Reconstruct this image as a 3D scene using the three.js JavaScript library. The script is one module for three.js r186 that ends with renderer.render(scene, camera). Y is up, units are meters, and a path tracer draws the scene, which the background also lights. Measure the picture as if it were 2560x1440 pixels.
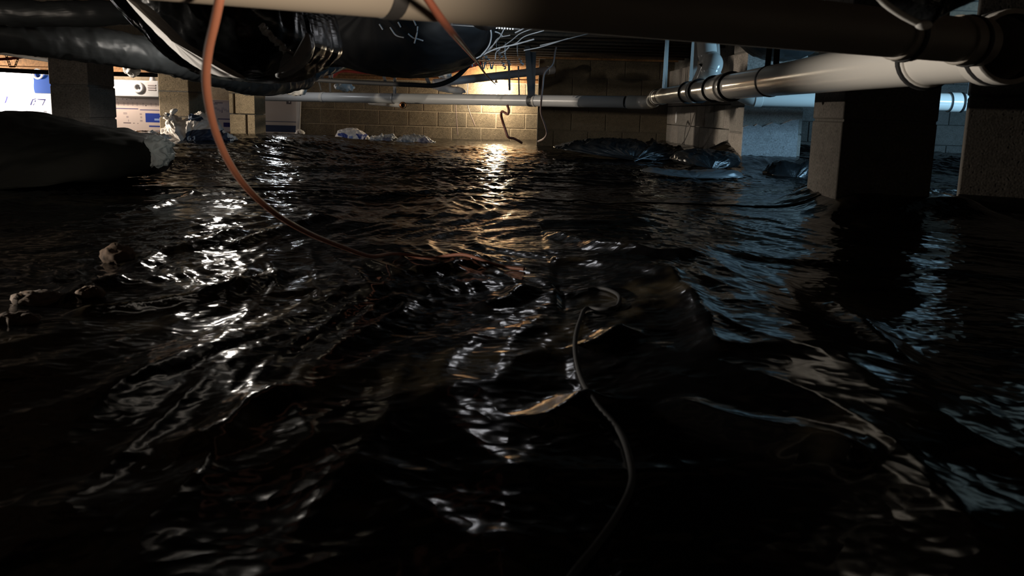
import * as THREE from 'three';
import { RoundedBoxGeometry } from 'three/addons/geometries/RoundedBoxGeometry.js';
import { mergeGeometries, mergeVertices } from 'three/addons/utils/BufferGeometryUtils.js';
import { ImprovedNoise } from 'three/addons/math/ImprovedNoise.js';
import { RectAreaLightUniformsLib } from 'three/addons/lights/RectAreaLightUniformsLib.js';

// ---------------------------------------------------------------- camera, sky, lights, exposure
const scene = new THREE.Scene();
const renderer = new THREE.WebGLRenderer({ antialias: true });
renderer.toneMapping = THREE.LinearToneMapping;
renderer.toneMappingExposure = 1.0;
renderer.shadowMap.enabled = true;
RectAreaLightUniformsLib.init();

const F = 2300, W = 2560, HH = 1440, EYE = 0.41, PITCH = Math.atan(441 / F), ROLL = 0.027;
const camera = new THREE.PerspectiveCamera(2 * Math.atan(HH / 2 / F) * 180 / Math.PI, 16 / 9, 0.02, 100);
camera.position.set(0, EYE, 0);
camera.rotation.set(-PITCH, 0, ROLL, 'YXZ');
camera.updateMatrixWorld(true);
camera.focus = 7;
camera.userData.fStop = 11;
// a pixel of the photograph at a depth (metres along -z) -> the point there
function at(px, py, d) {
  const v = new THREE.Vector3((px - W / 2) / F, (HH / 2 - py) / F, -1).applyQuaternion(camera.quaternion);
  return v.multiplyScalar(d / -v.z).add(camera.position);
}
scene.background = new THREE.Color(0.30, 0.52, 0.80);          // daylight outside, seen only through the hatch on the right

const lampSpecs = {
  main: { at: at(1240, 214, 12.95), color: [1, 0.84, 0.60], I: 7, size: 1.5 },   // the bulb by the back wall
  duct: { at: at(520, 112, 5.3), color: [1, 0.93, 0.84], I: 0.42, glow: 25 },                // bulb hidden behind the big sagging duct
  left: { at: at(-60, 205, 12.55), color: [1, 0.96, 0.90], I: 6 },               // work light off the left edge
  shelf: { at: at(235, 150, 12.5), color: [1, 0.87, 0.74], I: 3.4 },              // bulb hidden behind the first pier
  gap: { at: at(694, 168, 10.7), color: [0.92, 0.96, 1], I: 0.45, glow: 4 },      // bulb hidden behind the tip of the sagging duct
  tangle: { at: at(1262, 10, 4.3), color: [0.95, 0.95, 1], I: 0.045, glow: 2.5 },             // added dim bulb above the nearest pipe, for glints on the sheet
};
const clampSpecs = {
  cross: { at: new THREE.Vector3(-7, 0.6, -7.0), aim: new THREE.Vector3(1.5, 0.5, -7.5), color: [1, 0.87, 0.72], I: 108, angle: 0.52, penumbra: 1.0 },
  near: { at: new THREE.Vector3(-1.8, 0.55, -0.6), aim: new THREE.Vector3(-1.85, 0.46, -2.6), color: [1, 0.86, 0.72], I: 6, angle: 0.42, penumbra: 1.0 },  // added lamp, brightens the frayed mound end and the first pier
  row: { at: new THREE.Vector3(-4.2, 0.56, -7.5), aim: new THREE.Vector3(-2.35, 0.5, -8.28), color: [1, 0.87, 0.68], I: 13, angle: 0.70, penumbra: 0.35 },
  pipe: { at: new THREE.Vector3(0.5, 0.12, -0.2), aim: new THREE.Vector3(-0.34, 0.50, -0.98), color: [1, 0.80, 0.60], I: 5.4, angle: 0.32, penumbra: 1.0 },  // added lamp, brightens the left part of the nearest pipe
  tangle: { at: at(1215, 22, 4.5), aim: at(1235, 105, 6.2), color: [0.88, 0.95, 1], I: 3.0, angle: 0.4, penumbra: 0.8 },
  floor: { at: new THREE.Vector3(-2.6, 0.2, -2.1), aim: new THREE.Vector3(1.0, 0.60, -1.76), color: [1, 0.9, 0.78], I: 27, angle: 0.40, penumbra: 1.0 },
};
const HATCH = { x: 3.55, z: -4.2, y: 0.72, w: 1.2, h: 0.34 };
const daylight = new THREE.RectAreaLight(new THREE.Color(0.36, 0.69, 1.0), 66, HATCH.w, HATCH.h);
daylight.position.set(HATCH.x, HATCH.y, HATCH.z - 0.02);
daylight.lookAt(HATCH.x - 1.9, HATCH.y, HATCH.z - 5);
daylight.name = 'daylight';
scene.add(daylight);

// ---------------------------------------------------------------- helpers
const WALLZ = 13.24, CEIL = 1.0;
const P3 = new ImprovedNoise();
const noise = (x, y, z = 0) => P3.noise(x, y, z);
let seed = 20240;
const rnd = () => { seed = (seed * 1664525 + 1013904223) >>> 0; return seed / 4294967296; };
const rr = (a, b) => a + (b - a) * rnd();
const clamp = (x, a = 0, b = 1) => Math.min(b, Math.max(a, x));
const smooth = (a, b, x) => { const t = clamp((x - a) / (b - a)); return t * t * (3 - 2 * t); };
const V = (x, y, z) => new THREE.Vector3(x, y, z);
const used = {};
function numbered(n) { const k = used[n] = (used[n] ?? -1) + 1; return k ? n + '_' + String(k).padStart(3, '0') : n; }
function tag(o, label, category, group, kind) {
  if (label) o.userData.label = label;
  if (category) o.userData.category = category;
  if (group) o.userData.group = group;
  if (kind) o.userData.kind = kind;
  return o;
}
function thing(name, label, category, pos = V(0, 0, 0), group) {
  const g = new THREE.Group(); g.name = numbered(name); g.position.copy(pos); scene.add(g);
  return tag(g, label, category, group);
}
function mesh(name, geo, mat, parent, plain) {
  const m = new THREE.Mesh(Array.isArray(geo) ? mergeGeometries(geo) : geo, mat);
  m.name = parent ? name : numbered(name); m.castShadow = m.receiveShadow = true;
  (parent ?? scene).add(m);
  return m;
}
// geometry given in world coordinates, hung under a group that only has a position
function part(name, geo, mat, parent) {
  const g = Array.isArray(geo) ? mergeGeometries(geo) : geo;
  g.translate(-parent.position.x, -parent.position.y, -parent.position.z);
  return mesh(name, g, mat, parent);
}
function metreUV(g) {
  const p = g.attributes.position, n = g.attributes.normal, uv = new Float32Array(p.count * 2);
  for (let i = 0; i < p.count; i++) {
    const ax = Math.abs(n.getX(i)), ay = Math.abs(n.getY(i)), az = Math.abs(n.getZ(i));
    const a = ax > ay && ax > az ? [p.getZ(i), p.getY(i)] : ay > az ? [p.getX(i), p.getZ(i)] : [p.getX(i), p.getY(i)];
    uv[2 * i] = a[0]; uv[2 * i + 1] = a[1];
  }
  g.setAttribute('uv', new THREE.BufferAttribute(uv, 2));
  return g;
}
function box(w, h, d, x = 0, y = 0, z = 0, r = 0) {
  const g = r ? new RoundedBoxGeometry(w, h, d, 1, r) : new THREE.BoxGeometry(w, h, d).toNonIndexed();
  g.translate(x, y, z);
  return metreUV(g);
}
function tube(pts, r, { seg = pts.length * 8, sides = 10, closed = false, taper } = {}) {
  const c = new THREE.CatmullRomCurve3(pts, closed, 'centripetal');
  const g = new THREE.TubeGeometry(c, seg, r, sides, closed);
  return g;
}
function cappedTube(pts, r, o = {}) {
  const g = tube(pts, r, o), n = pts.length, geos = [g];
  for (const [p, q] of [[pts[0], pts[1]], [pts[n - 1], pts[n - 2]]]) {
    const s = new THREE.SphereGeometry(r, o.sides ?? 10, 6); s.translate(p.x, p.y, p.z); geos.push(s);
  }
  return mergeGeometries(geos);
}
// straight pipe with hub profile: list of [t, radius] along a -> b
function lathePipe(a, b, profile, sides = 28) {
  const len = a.distanceTo(b), pts = profile.map(([t, r]) => new THREE.Vector2(r, t * len));
  const g = new THREE.LatheGeometry(pts, sides);
  g.applyQuaternion(new THREE.Quaternion().setFromUnitVectors(V(0, 1, 0), b.clone().sub(a).normalize()));
  g.translate(a.x, a.y, a.z);
  return g;
}
const ringOn = (a, b, t, len, r, r0) => {   // a collar of some length round the pipe a -> b
  const L = a.distanceTo(b), h = len / 2 / L;
  return lathePipe(a, b, [[t - h, r0], [t - h, r * 0.985], [t - h + 0.003 / L, r], [t + h - 0.003 / L, r], [t + h, r * 0.985], [t + h, r0]]);
};
// a strap from a to b
function strip(a, b, w, t) {
  const len = a.distanceTo(b), g = new THREE.BoxGeometry(w, len, t).toNonIndexed();
  g.applyQuaternion(new THREE.Quaternion().setFromUnitVectors(V(0, 1, 0), b.clone().sub(a).normalize()));
  const m = a.clone().add(b).multiplyScalar(0.5); g.translate(m.x, m.y, m.z);
  return g;
}
// a soft bulging body: a closed outline (pixels at depth d) as the widest section of a loft that closes towards both ends
function body(outline, d, { len = 0.6, power = 2.4, pivot = null, n = 72, rings = 28, amp = 0.01, freq = 9, fold = [1, 1, 1], seedAt = 0, front = 0.5, ridged = true, maxY = 0 } = {}) {
  const pts = outline.map(([x, y]) => { const p = at(x, y, d); if (maxY) p.y = Math.min(p.y, maxY); return p; });
  const c = new THREE.CatmullRomCurve3(pts, true, 'centripetal').getSpacedPoints(n).slice(0, n);
  const mid = new THREE.Vector3(); c.forEach((p) => mid.addScaledVector(p, 1 / n));
  const lo = V(1e9, 1e9, 0), hi = V(-1e9, -1e9, 0); c.forEach((p) => { lo.min(p); hi.max(p); });
  const pv = pivot === 'top' ? V(mid.x, hi.y, -d) : pivot === 'bottom' ? V(mid.x, lo.y, -d) : mid;
  const pos = [], uv = [], idx = [];
  for (let j = 0; j <= rings; j++) {
    const t = -1 + 2 * j / rings, s = Math.max(0.004, Math.pow(Math.max(0, 1 - Math.pow(Math.abs(t), power)), 1 / power));
    const z = -d + (t > 0 ? t * len * front * 2 * 0.5 : t * len * (1 - front) * 2 * 0.5);
    for (let i = 0; i < n; i++) {
      pos.push(pv.x + (c[i].x - pv.x) * s, pv.y + (c[i].y - pv.y) * s, z);
      uv.push((pv.x + (c[i].x - pv.x) * s - lo.x) / (hi.x - lo.x), (pv.y + (c[i].y - pv.y) * s - lo.y) / (hi.y - lo.y));
    }
  }
  for (let j = 0; j < rings; j++) for (let i = 0; i < n; i++) {
    const a = j * n + i, b = j * n + (i + 1) % n, e = a + n, f = b + n;
    idx.push(a, b, e, b, f, e);
  }
  const g = new THREE.BufferGeometry();
  g.setAttribute('position', new THREE.Float32BufferAttribute(pos, 3));
  g.setAttribute('uv', new THREE.Float32BufferAttribute(uv, 2));
  g.setIndex(idx); g.computeVertexNormals();
  crumple(g, amp, freq, fold, seedAt, ridged);
  return g;
}
function crumple(g, amp, freq, fold = [1, 1, 1], s = 0, ridged = true) {
  const p = g.attributes.position, nn = g.attributes.normal;
  for (let i = 0; i < p.count; i++) {
    const x = p.getX(i) * freq * fold[0] + s, y = p.getY(i) * freq * fold[1] + s * 1.7, z = p.getZ(i) * freq * fold[2];
    const w = noise(x * 0.6 + 9, y * 0.6, z * 0.6) * 0.8;
    const a = noise(x + w, y - w, z), b = noise(x * 2.3, y * 2.3 + w, z * 2.3 + 4), e = noise(x * 5.1 + 3, y * 5.1, z * 5.1);
    const k = amp * (ridged ? (0.5 - Math.abs(a)) * 1.2 + (0.4 - Math.abs(b)) * 0.6 + e * 0.2 : a + b * 0.5);
    p.setXYZ(i, p.getX(i) + nn.getX(i) * k, p.getY(i) + nn.getY(i) * k, p.getZ(i) + nn.getZ(i) * k);
  }
  g.computeVertexNormals();
  return g;
}
function lump(w, h, d, amp, freq, s) {
  let g = new THREE.IcosahedronGeometry(1, 5); g.deleteAttribute('uv'); g.deleteAttribute('normal'); g = mergeVertices(g, 1e-4);
  g.scale(w / 2, h / 2, d / 2); g.computeVertexNormals(); crumple(g, amp, freq, [1, 1, 1], s);
  return metreUV(g);
}

// ---------------------------------------------------------------- textures and materials
function dataTex(n, fn, srgb) {
  const a = new Uint8Array(n * n * 4);
  for (let j = 0; j < n; j++) for (let i = 0; i < n; i++) {
    const c = fn(i / n, j / n), k = 4 * (j * n + i);
    for (let q = 0; q < 3; q++) a[k + q] = clamp(Array.isArray(c) ? c[q] : c) * 255;
    a[k + 3] = 255;
  }
  const t = new THREE.DataTexture(a, n, n); t.wrapS = t.wrapT = THREE.RepeatWrapping; t.magFilter = THREE.LinearFilter; t.minFilter = THREE.LinearMipmapLinearFilter; t.generateMipmaps = true;
  if (srgb) t.colorSpace = THREE.SRGBColorSpace;
  t.needsUpdate = true;
  return t;
}
const tile = (u, v, f, s = 0) => {   // noise that repeats over 0..1
  const a = noise(u * f, v * f, s), b = noise((u - 1) * f, v * f, s), c = noise(u * f, (v - 1) * f, s), e = noise((u - 1) * f, (v - 1) * f, s);
  return (a * (1 - u) + b * u) * (1 - v) + (c * (1 - u) + e * u) * v;
};
const grit = dataTex(512, (u, v) => 0.74 + 0.10 * tile(u, v, 5, 1) + 0.10 * tile(u, v, 23, 2) + 0.20 * tile(u, v, 90, 3) - 0.16 * smooth(0.28, 0.5, tile(u, v, 60, 7)), true);
const gritBump = dataTex(512, (u, v) => 0.5 + 0.2 * tile(u, v, 40, 4) + 0.35 * tile(u, v, 110, 5) - 0.5 * smooth(0.25, 0.5, tile(u, v, 60, 7)));
const grain = dataTex(512, (u, v) => { const w = tile(u, v, 4, 3) * 0.15; return 0.72 + 0.2 * tile(u * 1, v + w, 34, 8) + 0.12 * tile(u, v, 90, 5) + 0.1 * tile(u, v, 3, 9); }, true);
const crinkle = dataTex(1024, (u, v) => { const w = tile(u, v, 7, 31) * 0.05; return 0.5 + 0.30 * (0.4 - Math.abs(tile(u + w, v, 9, 11)) * 1.6) + 0.22 * (0.3 - Math.abs(tile(u, v - w, 22, 12)) * 1.4) + 0.1 * tile(u, v, 45, 13); });
const scuff = dataTex(512, (u, v) => 0.55 + 0.35 * tile(u, v, 6, 21) + 0.2 * tile(u, v, 26, 22));

const std = (c, rough, o = {}) => new THREE.MeshStandardMaterial({ color: new THREE.Color().setRGB(...c), roughness: rough, ...o });
const M = {
  block: [[0.30, 0.235, 0.155], [0.335, 0.26, 0.17], [0.275, 0.22, 0.15]].map((c) => std(c, 0.95, { map: grit, bumpMap: gritBump, bumpScale: 0.0011 })),
  shadedBlock: [[0.15, 0.122, 0.083], [0.17, 0.135, 0.09], [0.14, 0.112, 0.08]].map((c) => std(c, 0.95, { map: grit, bumpMap: gritBump, bumpScale: 0.0011 })),  // block colour darkened to stand in for shade on the return wall
  mortar: std([0.62, 0.50, 0.35], 0.95, { map: grit, bumpMap: gritBump, bumpScale: 0.002 }),
  pier: [[0.31, 0.28, 0.245], [0.34, 0.305, 0.27]].map((c) => std(c, 0.95, { map: grit, bumpMap: gritBump, bumpScale: 0.0014 })),
  pierJoint: std([0.28, 0.26, 0.23], 0.95, { map: grit, bumpMap: gritBump, bumpScale: 0.0011 }),
  tanPier: [[0.46, 0.36, 0.24], [0.50, 0.39, 0.26]].map((c) => std(c, 0.95, { map: grit, bumpMap: gritBump, bumpScale: 0.0011 })),
  sideWall: [[0.42, 0.38, 0.34], [0.46, 0.41, 0.36], [0.39, 0.36, 0.32]].map((c) => std(c, 0.92, { map: grit, bumpMap: gritBump, bumpScale: 0.0011 })),
  palePier: [[0.58, 0.45, 0.29], [0.62, 0.48, 0.31]].map((c) => std(c, 0.95, { map: grit, bumpMap: gritBump, bumpScale: 0.0011 })),
  paleSlab: std([0.48, 0.48, 0.48], 0.9, { map: grit, bumpMap: gritBump, bumpScale: 0.0015 }),
  earth: std([0.10, 0.07, 0.045], 1, { map: grit }),
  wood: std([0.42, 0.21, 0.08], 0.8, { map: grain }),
  shadedWood: std([0.11, 0.07, 0.04], 0.9, { map: grain }),  // dark copy of the wood, shade put into its colour
  sheet: new THREE.MeshPhysicalMaterial({ color: 0xffffff, vertexColors: true, roughness: 0.115, ior: 1.5, bumpMap: crinkle, bumpScale: 0.006 }),
  duct: std([0.012, 0.013, 0.014], 0.26, { bumpMap: crinkle, bumpScale: 0.003 }),
  ductMatte: std([0.04, 0.044, 0.046], 0.4, { bumpMap: crinkle, bumpScale: 0.003 }),
  mound: new THREE.MeshPhysicalMaterial({ color: new THREE.Color().setRGB(0.010, 0.011, 0.009), roughness: 0.7, specularIntensity: 0.35, bumpMap: crinkle, bumpScale: 0.003 }),
  pvc: std([0.68, 0.65, 0.60], 0.3, { roughnessMap: scuff }),
  pvcDull: std([0.50, 0.47, 0.43], 0.4),
  crossPvc: std([0.46, 0.46, 0.46], 0.32),
  ductBlack: std([0.006, 0.006, 0.007], 0.6),
  abs: std([0.30, 0.27, 0.23], 0.5),
  rubber: std([0.009, 0.009, 0.010], 0.72),
  strap: std([0.03, 0.03, 0.032], 0.55),
  steelStrap: std([0.35, 0.35, 0.36], 0.45, { metalness: 0.7 }),
  orange: std([0.32, 0.125, 0.075], 0.5),
  brownCord: std([0.20, 0.065, 0.04], 0.5),
  greyCord: std([0.30, 0.22, 0.20], 0.5),
  black: std([0.01, 0.011, 0.012], 0.3),
  redPex: std([0.55, 0.05, 0.03], 0.35),
  whitePlastic: std([0.80, 0.80, 0.80], 0.4),
  whiteFilm: std([0.82, 0.79, 0.76], 0.4),
  foil: std([0.8, 0.8, 0.82], 0.32, { metalness: 0.35, bumpMap: crinkle, bumpScale: 0.004 }),
  wire: std([0.72, 0.73, 0.76], 0.35),
  galv: std([0.50, 0.44, 0.43], 0.5, { metalness: 0.15, bumpMap: crinkle, bumpScale: 0.002 }),
  clay: std([0.22, 0.145, 0.095], 0.9, { map: grit }),
  frosted: new THREE.MeshPhysicalMaterial({ color: new THREE.Color().setRGB(0.80, 0.88, 0.90), roughness: 0.7, transmission: 0.6, thickness: 0, side: THREE.DoubleSide }),
  shade: std([0.5, 0.5, 0.5], 0.4, { metalness: 0.8, side: THREE.DoubleSide }),
  socket: std([0.05, 0.05, 0.05], 0.5),
};

// ---------------------------------------------------------------- lamps
function bulbGeo() {
  return new THREE.LatheGeometry([[0.0005, -0.062], [0.016, -0.058], [0.027, -0.045], [0.031, -0.029], [0.028, -0.012], [0.019, 0.006], [0.0145, 0.022], [0.0005, 0.022]].map(([x, y]) => new THREE.Vector2(x, y)), 24);
}
function hangingBulb(key, label, cordTop) {
  const s = lampSpecs[key], p = s.at.clone();
  const t = thing('hanging_bulb', label, 'light bulb', p);
  const glow = new THREE.MeshStandardMaterial({ color: 0x000000, emissive: new THREE.Color().setRGB(...s.color), emissiveIntensity: s.glow ?? 40 });
  const k = s.size ?? 1;
  mesh('bulb', bulbGeo().scale(k, k, k), glow, t);
  const so = new THREE.LatheGeometry([[0.0005, 0.02], [0.02, 0.02], [0.022, 0.03], [0.02, 0.046], [0.008, 0.09], [0.0005, 0.09]].map(([x, y]) => new THREE.Vector2(x, y)), 18);
  mesh('socket', so, M.socket, t);
  mesh('cord', tube([V(0, 0.088, 0), V(0.006, 0.12, 0), V(-0.004, 0.17, 0.004), V(0, Math.max(0.2, CEIL + 0.26 - p.y), 0)], 0.004), M.rubber, t);
  const l = new THREE.PointLight(new THREE.Color().setRGB(...s.color), s.I, 0, 2);
  l.position.set(p.x, p.y - 0.02, p.z); l.castShadow = true; l.shadow.radius = 2.6; l.name = 'bulb_light'; scene.add(l);
}
function clampLamp(key, label, held = 'floor') {
  const s = clampSpecs[key], dir = s.aim.clone().sub(s.at).normalize();
  const t = thing('clamp_lamp', label, 'work light', s.at.clone().addScaledVector(dir, -0.09));
  const q = new THREE.Quaternion().setFromUnitVectors(V(0, 1, 0), dir);
  const sh = new THREE.LatheGeometry([[0.022, 0], [0.04, 0.01], [0.07, 0.045], [0.095, 0.10], [0.098, 0.10], [0.073, 0.043], [0.042, 0.006], [0.022, -0.004]].map(([x, y]) => new THREE.Vector2(x, y)), 32).applyQuaternion(q);
  mesh('reflector', sh, M.shade, t);
  mesh('socket', new THREE.CylinderGeometry(0.022, 0.022, 0.09, 18).translate(0, -0.045, 0).applyQuaternion(q), M.socket, t);
  const gl = new THREE.MeshStandardMaterial({ color: 0, emissive: new THREE.Color().setRGB(...s.color), emissiveIntensity: 4 });
  mesh('bulb', new THREE.SphereGeometry(0.03, 18, 12).translate(0, 0.05, 0).applyQuaternion(q), gl, t);
  mesh('stand', tube([V(0, 0, 0), V(0, held === 'joist' ? 0.03 : -0.03, 0).addScaledVector(dir, -0.06), V(0, (held === 'joist' ? CEIL + 0.25 : 0.01) - t.position.y, 0).addScaledVector(dir, -0.08)], 0.008), M.socket, t);
  const l = new THREE.SpotLight(new THREE.Color().setRGB(...s.color), s.I, 0, s.angle, s.penumbra, 2);
  l.position.copy(s.at); l.target.position.copy(s.aim); l.castShadow = true; l.shadow.radius = 2.5; l.name = 'clamp_light';
  scene.add(l, l.target);
}
hangingBulb('main', 'lit bare bulb hanging above the pipe in front of the block wall');
hangingBulb('duct', 'lit bulb hidden behind the big sagging black duct');
hangingBulb('left', 'bright bulb beyond the left edge beside the white boards');
hangingBulb('shelf', 'lit bulb hidden behind the leftmost block pier');

hangingBulb('gap', 'lit bulb hidden behind the tip of the sagging duct above the cross pipe');
hangingBulb('tangle', 'added dim bulb above the nearest overhead pipe for glints on the sheet');
clampLamp('cross', 'clamp work light far to the left shining across the crawl space');
clampLamp('floor', 'clamp work light standing low on the sheeting left of the dark mound');
clampLamp('row', 'clamp work light beyond the left edge beside the row of block piers');
clampLamp('pipe', 'added small clamp light beside the viewer brightening the nearest pipe', 'floor');
clampLamp('tangle', 'clamp work light hidden above the nearest pipe shining at the wire tangle', 'joist');
clampLamp('near', 'added clamp light at the near left brightening the mound end and first pier');

// ---------------------------------------------------------------- the setting
function struct(name, geo, mat, parent) { const m = mesh(name, geo, mat, parent); if (!parent) m.userData.kind = 'structure'; return m; }
struct('floor', box(15, 0.2, 17.5, -2, -0.28, -5.3), M.earth);
{
  const c = struct('ceiling', box(15, 0.1, 17.5, -2, CEIL + 0.31, -5.3), M.shadedWood);
  const jg = box(13.6, 0.23, 0.04), far = M.wood;
  for (let k = 0, z = -WALLZ + 0.25; z < 2.6; z += 0.406, k++) { const j = mesh('joist', jg, -z > 10.9 ? far : M.shadedWood, c); j.position.set(-1.9, CEIL + 0.135, z); }  // nearer joists take the darker wood colour in place of shade
}
// back wall: block by block where it can be seen, laid on a mortar backing
const blockGeo = box(0.399, 0.196, 0.09, 0, 0, 0, 0.006), halfGeo = box(0.196, 0.196, 0.09, 0, 0, 0, 0.006);
{
  const w = struct('wall_back', box(14.5, 1.4, 0.2, -1.9, 0.55, -WALLZ - 0.024), M.mortar);
  const x0 = at(1240.4, 301, WALLZ).x, yj = at(1240, 320, WALLZ).y;
  for (let row = -1; row < 3; row++) {
    const y = yj + row * 0.2065 + 0.103, off = (row % 2 === 0) ? 0 : 0.2055;
    for (let k = -9; k < 20; k++) {
      const x = x0 + off + k * 0.411 + 0.2055;
      if (x > 1.0) continue;
      const b = mesh('block', blockGeo, M.block[(k * 7 + row * 3 + 70) % 3], w);
      b.position.set(x, y, -WALLZ + 0.035 + rr(-0.0012, 0.0012)); b.rotation.z = rr(-0.003, 0.003);
    }
  }
}
struct('trim_1', [box(14, 0.04, 0.24, -1.9, 0.82, -WALLZ + 0.03), box(14, 0.19, 0.05, -1.9, 0.935, -WALLZ + 0.10)], M.wood);
struct('wall_left', box(0.2, 1.6, 17.5, -8.7, 0.5, -5.3), M.pier[0]);
struct('wall_front', box(15, 1.6, 0.2, -2, 0.5, 3.2), M.pier[0]);
{ // right side: the far daylit wall, the side behind the piers, and the jog with the access hatch that lets the daylight in
  const { x, z, y, w, h } = HATCH, XR = 4.95, XN = 2.75, FZ = 9.7;
  struct('wall_right', box(0.2, 1.6, FZ - 4.2, XR + 0.1, 0.5, -(FZ + 4.2) / 2), M.pier[0]);
  struct('wall_near', box(0.2, 1.6, 7.5, XN + 0.1, 0.5, -0.35), M.pier[0]);
  const a = x - w / 2, b = x + w / 2, Z = z + 0.1;
  struct('wall_hatch', [box(a - XN, 1.6, 0.2, (a + XN) / 2, 0.5, Z), box(XR + 0.2 - b, 1.6, 0.2, (b + XR + 0.2) / 2, 0.5, Z), box(w, y - h / 2 + 0.3, 0.2, x, (y - h / 2 - 0.3) / 2, Z), box(w, 1.3 - y - h / 2, 0.2, x, (1.3 + y + h / 2) / 2, Z)], M.pier[0]);
  struct('trim_2', [box(w + 0.08, 0.04, 0.24, x, y - h / 2, Z), box(w + 0.08, 0.04, 0.24, x, y + h / 2, Z)], M.shadedWood);
  const f = struct('wall_far', box(XR - 2.0, 1.5, 0.2, (XR + 2.0) / 2, 0.5, -FZ - 0.1), M.pierJoint);
  for (let row = 0; row < 5; row++) for (let q = 0; q < 8; q++) {
    const l = 2.0 + q * 0.411 - (row % 2 ? 0.2055 : 0), c = Math.min(l + 0.403, XR); if (c - l < 0.05) continue;
    mesh('block', box(c - l, 0.2, 0.06, (l + c) / 2, row * 0.2065 + 0.08, -FZ, 0.004), M.sideWall[(row + q * 2) % 3], f);
  }
}
// the return wall that stands dark right of the lit block wall, and the side wall that comes forward from it
const SX = 1.80, RZ = 11.2;
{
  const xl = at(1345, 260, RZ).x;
  const w = struct('wall_return', box(SX + 0.25 - xl, 1.5, 0.16, (SX + 0.25 + xl) / 2, 0.5, -RZ - 0.055), M.shadedBlock[0]);
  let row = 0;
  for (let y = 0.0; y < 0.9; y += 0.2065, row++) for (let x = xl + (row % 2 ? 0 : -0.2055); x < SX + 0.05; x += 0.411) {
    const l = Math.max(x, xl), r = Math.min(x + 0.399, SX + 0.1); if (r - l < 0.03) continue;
    mesh('block', box(r - l, 0.196, 0.06, (l + r) / 2, y + 0.1, -RZ + 0.0, 0.005), M.shadedBlock[row % 3], w);
  }
}
{
  const zf = 7.75, w = struct('wall_side', box(0.2, 1.5, RZ - zf, SX + 0.15, 0.5, -(RZ + zf) / 2), M.pierJoint);
  let row = 0;
  for (let y = -0.1; y < 0.9; y += 0.2065, row++) for (let z = -RZ + (row % 2 ? 0 : -0.2055); z < -zf; z += 0.411) {
    const a = Math.max(z, -RZ), b = Math.min(z + 0.402, -zf); if (b - a < 0.03) continue;
    mesh('block', box(0.1, 0.1985, b - a, SX + 0.045, y + 0.1, (a + b) / 2, 0.004), M.sideWall[(row * 2 + Math.round(z * 9) + 300) % 3], w);
  }
  mesh('patch', lump(0.01, 0.13, 0.09, 0.003, 30, 3).translate(SX - 0.004, at(1672, 293, 10.6).y, -10.55), M.whitePlastic, w);
}

// ---------------------------------------------------------------- ground sheeting
const G = { // low swells of the ground; gathered plastic at the foot of piers and walls
  base(x, z) {
    let h = 0.02 * noise(x * 0.45 + 3, z * 0.45, 1) + 0.018 * noise(x * 1.1, z * 1.1 + 5, 2);
    h += 0.095 * smooth(-1.2, -2.2, x) * smooth(-5.6, -7.2, z) * (1 - smooth(-9.7, -11.0, z));
    const dR = Math.hypot(Math.max(0, Math.abs(x - 1.66) - 0.2), Math.max(0, Math.abs(z + 4.12) - 0.2));
    h += 0.09 * Math.exp(-dR * dR / 0.03);
    const dB = Math.hypot(Math.max(0, Math.abs(x - 2.1) - 0.28), Math.max(0, Math.abs(z + 7.5) - 0.25));
    h += 0.10 * Math.exp(-dB * dB / 0.06);
    h += 0.10 * smooth(0.5, 0, SX - x) * smooth(-7.2, -7.9, z);
    h += 0.05 * Math.exp(-Math.pow((x - 0.42) / 0.22, 2)) * smooth(-3.2, -2.4, z) * (1 - smooth(-1.4, -0.5, z));
    return h;
  },
  wrinkle(x, z) {
    const d = -z, fade = smooth(0.2, 0.5, d);
    const w1 = noise(x * 0.9, z * 0.9, 11), w2 = noise(x * 0.8 + 7, z * 0.8, 12);
    const th = (x < 0.1 ? 0.5 * smooth(0.1, -0.8, x) : -0.1) + 0.5 * w1, c = Math.cos(th), s = Math.sin(th);
    const u = (x * c + z * s), v = (-x * s + z * c);                           // v runs along the folds
    const ridge = (a, b, k) => { const q = 1 - Math.abs(noise(a, b, k)) * 1.9; return q > 0 ? q * q : -0.15 * q * q; };
    let h = 0.008 * ridge(u * 2.1 + w2, v * 0.75, 60) + 0.005 * ridge(u * 4.6 + w1 * 1.5, v * 1.5 + 3, 21);
    // cross folds, which lie over the whole sheet
    h += 0.005 * ridge(x * 0.9 + w1, z * 2.0 + w2, 22) + 0.003 * ridge(x * 1.7 + 4, z * 4.2 + w1 * 2, 23);
    const k1 = smooth(-0.1, 0.3, noise(x * 0.8 + 20, z * 0.65, 30)), k2 = smooth(-0.2, 0.3, noise(x * 1.6 + 2, z * 1.3, 33));
    const k = (0.12 + 1.0 * k1 * (0.25 + 0.75 * k2) + 0.8 * k2 * smooth(-0.1, -0.8, x) * smooth(-1.0, -1.6, z)) * (0.35 + 0.65 * smooth(0.8, 1.7, d)) + 0.75 * smooth(3.6, 6.5, d);
    const cr = (a, b, q) => { const e = noise(a, b, q); return Math.min(1, Math.abs(e) * 2.2); };           // flat facets between sharp valleys
    h += 1.35 * k * (0.0042 * ridge(u * 7 + w2 * 3, v * 3.4, 24) + 0.0030 * ridge(u * 13 + w1 * 4, v * 8, 25) + 0.0028 * cr(x * 9 + w1 * 2, z * 9, 28) + 0.0013 * ridge(x * 27, z * 27 + w2 * 3, 29));
    h += 0.003 * noise(x * 2.6, z * 2.6, 26);
    return h * (0.3 + 0.7 * fade) * (1 - 0.3 * smooth(6, 11, d));
  },
};
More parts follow.
